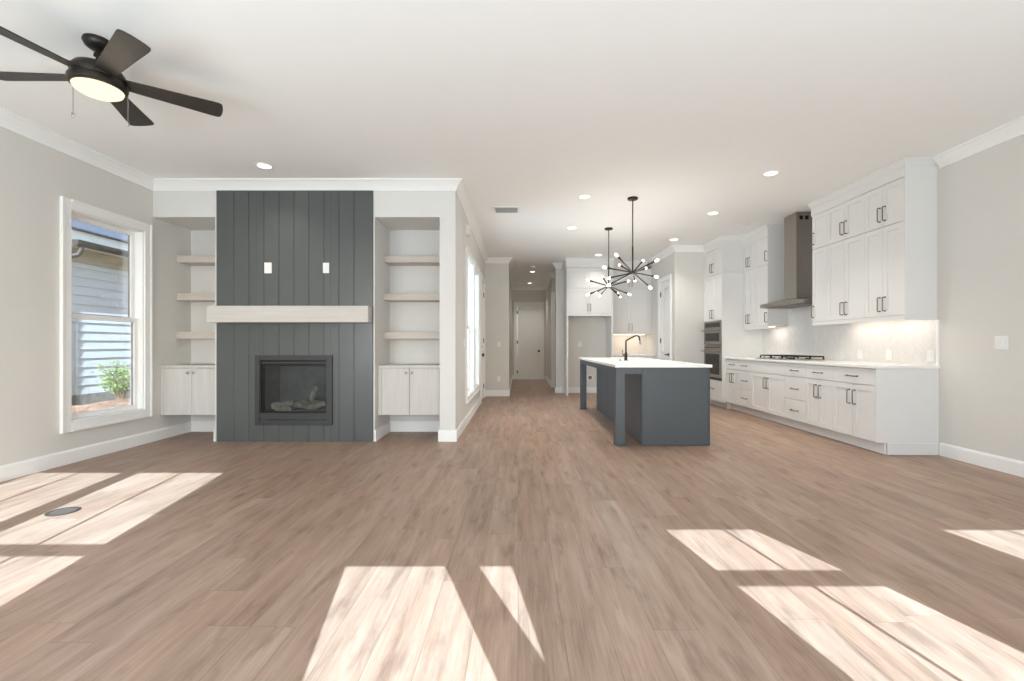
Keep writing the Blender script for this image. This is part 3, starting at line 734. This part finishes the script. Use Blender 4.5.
obj('slab', box(2.0925, XP-.003, YB-.635, YB-.002, .885, .916), 'quartz', bt, .002)
plate('outlet_plate', (1.45, YB, 1.14), (1,0,0), NY, 'white plate high on the wall inside the empty refrigerator alcove', 'outlet')
t = thing('water_supply_box', (1.69, YB, .36), 'small grey square supply box low inside the refrigerator alcove', 'outlet box')
bm = box(1.63, 1.75, YB-.008, YB-.0008, .30, .42); obj('frame', bm, 'plate', t); obj('recess', box(1.65, 1.73, YB-.0095, YB-.0085, .32, .40), 'greybox', t)

# ------------------------------------------------------------------ island
ix0, ix1, iy0, iy1 = 1.093, 2.140, 5.075, 8.02
isl = thing('kitchen_island', (1.61, 6.55, 0), 'charcoal kitchen island with white quartz top, overhang and square corner legs', 'kitchen island')
bxl = 1.383
obj('cabinet_body', box(bxl, ix1-.004, iy0+.02, iy1-.02, .004, .874), 'island', isl)
bm = box(bxl, bxl+.014, iy0, iy0+.0195, .004, .874); bx(bm, bxl+.016, ix1-.014, iy0, iy0+.0195, .004, .874); bx(bm, ix1-.012, ix1, iy0-.004, iy0+.0195, .004, .874); obj('end_panel', bm, 'island', isl, .001)
bm = nb()
for k in range(3):
    a = iy0+.03 + k*(iy1-iy0-.06)/3; b = a + (iy1-iy0-.06)/3 - .01; bx(bm, bxl-.006, bxl-.0005, a, b, .02, .86)
obj('side_panel', bm, 'island', isl, .001)
bm = nb(); bx(bm, ix1-.0035, ix1+.012, iy0+.03, iy1-.03, .11, .868); obj('door_fronts', bm, 'island', isl, .001)
for y in (iy0, iy1-.102):
    bm = box(ix0, ix0+.10, y, y+.10, .004, .874); bx(bm, ix0-.006, ix0+.106, y-.006, y+.106, .004, .035); obj('leg', bm, 'island', isl, .0015)
bm = box(ix0+.101, bxl-.001, iy0+.008, iy0+.03, .80, .873); bx(bm, ix0+.008, ix0+.03, iy0+.101, iy1-.103, .80, .873); bx(bm, ix0+.101, bxl-.001, iy1-.03, iy1-.008, .80, .873); obj('apron', bm, 'island', isl, .001)
obj('countertop', box(ix0-.016, ix1+.016, iy0-.03, iy1+.02, .8745, .906), 'quartz', isl, .003)
fc = thing('kitchen_faucet', (1.525, 6.43, .906), 'dark bronze angular pull-down faucet standing on the island top', 'faucet')
x, y, z = 1.525, 6.43, .9065
bm = nb(); lathe(bm, [(0, 0), (.030, 0), (.030, .006), (.022, .012), (.020, .10), (.016, .115), (0, .115)], (x, y, z), 20); obj('base', bm, 'bronze', fc, smooth=True)
bm = nb(); tube(bm, [(x, y, z+.11), (x, y, z+.265), (x+.006, y, z+.280), (x+.02, y, z+.291), (x+.13, y, z+.348), (x+.152, y, z+.354), (x+.172, y, z+.348), (x+.186, y, z+.330), (x+.192, y, z+.31), (x+.198, y, z+.28)], .0115, 12); obj('spout', bm, 'bronze', fc, smooth=True)
bm = nb(); tube(bm, [(x+.198, y, z+.28), (x+.204, y, z+.225)], [.014, .012], 12); obj('spray_head', bm, 'nickel', fc, smooth=True)
bm = nb(); tube(bm, [(x-.018, y, z+.075), (x-.045, y, z+.08)], .011, 10); tube(bm, [(x-.04, y, z+.08), (x-.048, y, z+.15)], .005, 8); obj('handle', bm, 'bronze', fc, smooth=True)
bt_ = thing('air_switch_button', (1.45, 6.43, .906), 'small round bronze button on the island top left of the faucet', 'button')
bm = nb(); lathe(bm, [(0, 0), (.022, 0), (.022, .004), (.012, .006), (.012, .014), (0, .014)], (1.445, 6.43, .9065), 16); obj('button', bm, 'bronze', bt_, smooth=True)

# ------------------------------------------------------------------ chandeliers
def chandelier(name, c, label, arms, zt):
    """c the hub; arms as direction vectors in metres (right, towards the camera positive, up)"""
    x, y, z = c; t = thing(name, (x, y, z), label, 'chandelier', 'starburst chandeliers over the island')
    bm = nb(); lathe(bm, [(0, zt-.002), (.066, zt-.002), (.066, zt-.022), (.058, zt-.028), (0, zt-.028)], (x, y, 0), 24); obj('canopy', bm, 'bronze', t, smooth=True)
    bm = nb(); tube(bm, [(x, y, zt-.02), (x, y, z+.34)], .0075, 10); tube(bm, [(x, y, z+.34), (x, y, z)], .0105, 10); obj('stem', bm, 'bronze', t, smooth=True)
    bm = nb(); bmesh.ops.create_uvsphere(bm, u_segments=16, v_segments=10, radius=.034, matrix=Matrix.Translation(c)); obj('hub', bm, 'bronze', t, smooth=True)
    for (dx, dn, dz) in arms:
        d = Vector((dx, -dn, dz)); L = d.length; d.normalize(); cc = Vector(c)
        bm = nb(); tube(bm, [cc + d*.02, cc + d*(L-.03)], .0105, 10); tube(bm, [cc + d*(L-.08), cc + d*(L-.025)], .0135, 10); a = obj('arm', bm, 'bronze', t, smooth=True)
        bm = nb(); e = cc + d*(L-.026)
        tube(bm, [e, e+d*.008, e+d*.025, e+d*.042, e+d*.056, e+d*.062], [.010, .013, .0175, .0175, .011, .003], 12); obj('bulb', bm, 'bulb', a, smooth=True)
    ld = bpy.data.lights.new('chandelier_glow', 'POINT'); ld.energy = 20; ld.color = (1, .96, .90); ld.shadow_soft_size = .25
    lo = bpy.data.objects.new('chandelier_glow', ld); C.objects.link(lo); lo.parent = t; lo.location = (0, 0, -.12)
    return t
chandelier('starburst_chandelier', (1.492, 5.92, 2.066), 'nearer bronze starburst chandelier with bare bulbs over the island',
    [(-.262, .243, .18), (-.087, -.357, .159), (-.383, .104, .049), (-.235, -.323, -.023), (-.337, .123, -.176), (.125, -.377, -.047),
     (.207, -.276, .203), (.249, -.295, .106), (.214, .323, .099), (.207, .326, -.103), (.14, .296, -.23)], H)
chandelier('starburst_chandelier', (1.487, 7.46, 2.089), 'farther bronze starburst chandelier with bare bulbs over the island',
    [(-.361, .153, .077), (-.032, -.347, .196), (-.06, .394, -.037), (.355, -.152, .105), (-.354, .108, -.151), (-.139, -.372, -.047),
     (-.197, .292, -.189), (.216, -.329, -.072), (.247, -.281, -.142), (.277, .24, -.16)], H)

# ------------------------------------------------------------------ ceiling fan
def fan():
    cx, cy = -2.643, 2.865; t = thing('ceiling_fan', (cx, cy, H), 'dark bronze five-blade ceiling fan with lit bowl light', 'ceiling fan')
    c0 = (cx, cy, 0)
    bm = nb(); lathe(bm, [(0, 3.039), (.074, 3.039), (.078, 3.022), (.066, 2.998), (.040, 2.98), (0, 2.98)], c0); obj('canopy', bm, 'bronze', t, smooth=True)
    bm = nb(); tube(bm, [(cx, cy, 2.985), (cx, cy, 2.89)], .013, 12); lathe(bm, [(0, 2.955), (.022, 2.955), (.024, 2.94), (.0, 2.94)], c0, 16); obj('downrod', bm, 'bronze', t, smooth=True)
    bm = nb(); lathe(bm, [(0, 2.905), (.028, 2.905), (.032, 2.89), (.08, 2.884), (.115, 2.868), (.134, 2.842), (.138, 2.822), (.130, 2.792), (.0, 2.792)], c0, 40); obj('motor_housing', bm, 'bronze', t, smooth=True)
    bm = nb(); lathe(bm, [(.0, 2.791), (.134, 2.791), (.146, 2.782), (.149, 2.768), (.144, 2.748), (.130, 2.738), (.0, 2.740)], c0, 40); obj('light_kit_ring', bm, 'bronze', t, smooth=True)
    bm = nb(); lathe(bm, [(0, 2.737), (.127, 2.737), (.121, 2.722), (.097, 2.707), (.056, 2.698), (0, 2.695)], c0, 40); obj('light_bowl', bm, 'bowl', t, smooth=True)
    for k in range(5):
        a = math.radians(38 + 72*k); R = Matrix.Translation((cx, cy, 2.806)) @ Matrix.Rotation(a, 4, 'Z') @ Matrix.Rotation(math.radians(-12), 4, 'X')
        bm = nb(); pts = [(.135, -.050), (.24, -.057), (.42, -.066), (.60, -.077), (.634, -.077), (.648, -.070), (.655, -.054), (.66, -.02), (.66, .02), (.655, .054), (.648, .070), (.634, .077), (.60, .077), (.42, .066), (.24, .057), (.135, .050)]
        prism(bm, pts, 'z', -.004, .004); bm.transform(R); b = obj('blade', bm, 'blade', t, .001)
        bm = nb(); prism(bm, [(.09, -.03), (.14, -.034), (.19, -.03), (.205, 0), (.19, .03), (.14, .034), (.09, .03)], 'z', .0045, .011); bm.transform(R); obj('blade_bracket', bm, 'bronze', b, .001)
    for dx, dy in ((-.147, -.012), (.095, .108)):
        p = Vector((cx+dx, cy+dy, 0)); bm = nb(); tube(bm, [p+Vector((0,0,2.77)), p+Vector((0,0,2.585))], .0018, 6)
        tube(bm, [p+Vector((0,0,2.585)), p+Vector((0,0,2.575)), p+Vector((0,0,2.56)), p+Vector((0,0,2.55))], [.003, .008, .008, .003], 10); obj('pull_chain', bm, 'nickel', t, smooth=True)
    ld = bpy.data.lights.new('fan_glow', 'POINT'); ld.energy = 1.2; ld.color = (1, .86, .68); ld.shadow_soft_size = .12
    lo = bpy.data.objects.new('fan_glow', ld); C.objects.link(lo); lo.parent = t; lo.location = (0, 0, 2.58-H)
fan()

# ------------------------------------------------------------------ ceiling lights, vents, wall plates
LW = 9
dl = None
for (x, y, lb, pw) in ((-2.71, 4.86, 'round recessed ceiling light in front of the dark fireplace wall', .35), (.86, 5.87, 'nearer recessed ceiling light left of the chandeliers', 1), (.884, 7.43, 'farther recessed ceiling light left of the chandeliers', 1),
                   (1.71, 9.65, 'recessed ceiling light in front of the refrigerator alcove cabinets', .09), (2.83, 8.26, 'farthest of three recessed ceiling lights along the range wall', .3), (2.83, 6.60, 'middle one of three recessed ceiling lights along the range wall', .8),
                   (2.817, 5.07, 'nearest of three recessed ceiling lights along the range wall', 1), (.378, 11.87, 'nearer recessed light in the hallway ceiling', .3), (.36, 14.05, 'farther recessed light in the hallway ceiling, before the end door', .25)):
    if dl is None:
        dl = thing('recessed_light', (x, y, H), lb, 'ceiling light', 'recessed ceiling lights')
        bm = nb(); lathe(bm, [(.068, H-.0005), (.092, H-.0005), (.092, H-.006), (.078, H-.010), (.068, H-.006)], (x, y, 0), 32); lathe(bm, [(.068, H-.006), (.068, H-.0005)], (x, y, 0), 32); obj('trim_ring', bm, 'trim', dl, smooth=True)
        bm = nb(); lathe(bm, [(0, H-.0006), (.0675, H-.0006), (.0675, H-.004), (0, H-.005)], (x, y, 0), 32); obj('lens', bm, 'glow', dl, smooth=True); t = dl
    else: t = dup(dl, (x, y, H), lb)
    area('downlight_beam', (x, y, H-.012), (0, 0, -1), .13, .13, LW*pw, (1, .95, .88), 105, t, True)
t = thing('smoke_detector', (.37, 11.05, H), 'small round white smoke detector on the hallway ceiling', 'smoke detector')
bm = nb(); lathe(bm, [(0, H-.001), (.06, H-.001), (.062, H-.02), (.05, H-.034), (0, H-.036)], (.37, 11.05, 0), 24); obj('housing', bm, 'plate', t, smooth=True)
def vent(x, y, wx, wy, lb, m='trim', sl='greybox'):
    t = thing('ceiling_vent', (x, y, H), lb, 'air vent', 'ceiling air vents'); a, b = wx/2, wy/2
    bm = box(x-a, x-a+.025, y-b, y+b, H-.008, H-.0005); bx(bm, x+a-.025, x+a, y-b, y+b, H-.008, H-.0005); bx(bm, x-a+.025, x+a-.025, y-b, y-b+.025, H-.008, H-.0005); bx(bm, x-a+.025, x+a-.025, y+b-.025, y+b, H-.008, H-.0005); obj('frame', bm, m, t)
    obj('backing', box(x-a+.025, x+a-.025, y-b+.025, y+b-.025, H-.0025, H-.0005), sl, t)
    n = max(4, int((wy-.05)/.022)); bm = nb()
    for k in range(n):
        yy = y-b+.025+(wy-.05)*(k+.5)/n; obx(bm, (x, yy, H-.005), (1,0,0), (0,.8,.6), (0,-.6,.8), -a+.025, a-.025, -.004, .004, -.0008, .0008)
    obj('louvers', bm, m, t)
vent(-.165, 6.44, .36, .31, 'white ceiling air vent near the entry, left of the recessed lights')
vent(3.55, 7.2, .26, .16, 'pale ceiling air vent near the range hood', sl='trim')
vent(0.0, 13.7, .32, .22, 'dark ceiling air vent at the far end of the hallway')
plate('switch_plate', (-.415, YE, 1.14), (1,0,0), NY, 'white light switch on the end wall beside the hallway opening', 'switch', .072, .115, 'switch')
plate('outlet_plate', (-.42, YE, .385), (1,0,0), NY, 'white outlet low on the end wall beside the hallway opening', 'outlet')
plate('switch_plate', (XE, 6.15, 1.15), (0,1,0), (1,0,0), 'white light switch on the entry wall before the tall windows', 'switch', .072, .115, 'switch')
t = thing('door_chime', (XE, 6.43, 2.74), 'small white chime box high on the entry wall above the windows', 'chime')
obj('housing', box(XE+.0005, XE+.05, 6.36, 6.50, 2.67, 2.805), 'plate', t, .004)
t = thing('floor_outlet_cover', (-3.07, 3.07, 0), 'round grey floor outlet cover lying in the left sun patch', 'outlet cover')
bm = nb(); lathe(bm, [(.088, .0005), (.088, .004), (.080, .006), (.070, .006)], (-3.07, 3.07, 0), 32); lathe(bm, [(.070, .006), (.070, .0005)], (-3.07, 3.07, 0), 32); obj('ring', bm, 'gutter', t, smooth=True)
bm = nb(); lathe(bm, [(0, .0008), (.0695, .0008), (.0695, .004), (0, .0042)], (-3.07, 3.07, 0), 32); obj('lid', bm, 'lid', t, smooth=True)

# ------------------------------------------------------------------ outdoors beyond the left window
struct('ground_outdoor', box(-40, 30, -30, 45, -.35, -.13), 'lawn')
bm = nb(); gx, gy = 34, 40
vs = [[bm.verts.new((-7.57 + 3.1*i/gx, 3.0 + 14*j/gy, +.07 + .06*random.random())) for j in range(gy+1)] for i in range(gx+1)]
for i in range(gx):
    for j in range(gy): bm.faces.new((vs[i][j], vs[i+1][j], vs[i+1][j+1], vs[i][j+1]))
r = bmesh.ops.extrude_face_region(bm, geom=bm.faces[:])
for v in [v for v in r['geom'] if isinstance(v, bmesh.types.BMVert)]: v.co.z = -.128
o = obj('mulch_bed', bm, 'mulch'); o['kind'] = 'stuff'; tag(o, 'tan bark mulch bed below the neighbouring house, outside the left window', 'mulch')
nh = thing('neighboring_house', (-8, 8, -.13), 'grey lap-sided house seen through the left window', 'house')
bm = nb(); z = .22
while z < 2.62:
    prism(bm, [(-8.0, z), (-7.978, z), (-7.998, z+.165), (-8.0, z+.165)], 'y', 1.0, 18.0); z += .165
bx(bm, -8.12, -8.0, 1.0, 18.0, .1, 3.2); obj('siding_wall', bm, 'siding', nh)
obj('foundation', box(-8.1, -7.975, 1.0, 18, -.125, .215), 'stone', nh)
obj('frieze_board', box(-8.0, -7.972, 1.0, 18, 2.62, 2.88), 'frieze', nh)
obj('soffit', box(-8.0, -7.62, 1.0, 18, 2.881, 2.90), 'trim', nh)
obj('fascia', box(-7.62, -7.595, 1.0, 18, 2.83, 3.10), 'trim', nh)
bm = nb(); prism(bm, [(-7.594, 2.83), (-7.52, 2.83), (-7.49, 2.87), (-7.48, 2.925), (-7.594, 2.925)], 'y', 7.75, 18); g = obj('gutter', bm, 'gutter', nh)
bm = nb(); tube(bm, [(-7.55, 7.86, 2.83), (-7.55, 7.86, 2.76), (-7.58, 7.84, 2.68), (-7.84, 7.62, 2.56), (-7.92, 7.55, 2.50), (-7.92, 7.55, .1)], .04, 10); obj('downspout', bm, 'gutter', nh, smooth=True)
bm = nb(); prism(bm, [(-7.50, 3.105), (-7.50, 3.125), (-12, 4.9), (-12, 3.105)], 'y', 1.0, 18); obj('roof', bm, 'shingle', nh)
obj('wing_shade_blocker', box(-8.0, -7.58, 2.0, 6.05, -.125, 2.88), 'siding', nh)  # added out of view to throw shade on the siding
def shrub(x, y, z, lab):
    t = thing('shrub', (x, y, z), lab, 'shrub'); bm = nb(); bl = nb()
    for k in range(44):
        a = random.uniform(0, 2*PI); tip = Vector((x + math.cos(a)*random.uniform(.05, .34), y + math.sin(a)*random.uniform(.05, .46), z + random.uniform(.2, .68)))
        base = Vector((x+random.uniform(-.05,.05), y+random.uniform(-.05,.05), z-.04)); mid = base.lerp(tip, .5) + Vector((0,0,.06)); tube(bm, [base, mid, tip], [.007, .005, .002], 5)
        for q in range(26):
            f = random.uniform(.25, 1.0); p = (base.lerp(mid, f*2) if f < .5 else mid.lerp(tip, f*2-1)) + Vector([random.uniform(-.05, .05) for _ in range(3)])
            d = Vector((random.uniform(-1,1), random.uniform(-1,1), random.uniform(-.2,1))).normalized(); n = d.orthogonal().normalized(); L = random.uniform(.03, .06)
            q_ = [p, p + d*L*.5 + n*L*.28, p + d*L, p + d*L*.5 - n*L*.28]; up = d.cross(n)*.004
            A = [bl.verts.new(v) for v in q_]; B = [bl.verts.new(v + up) for v in q_]
            bl.faces.new(A); bl.faces.new(B[::-1])
            for i in range(4): bl.faces.new((A[i], A[(i+1)%4], B[(i+1)%4], B[i]))
    obj('branches', bm, 'stem', t); obj('leaves', bl, 'leaf', t)
shrub(-7.35, 8.42, .17, 'leafy green shrub in the mulch bed outside the left window')
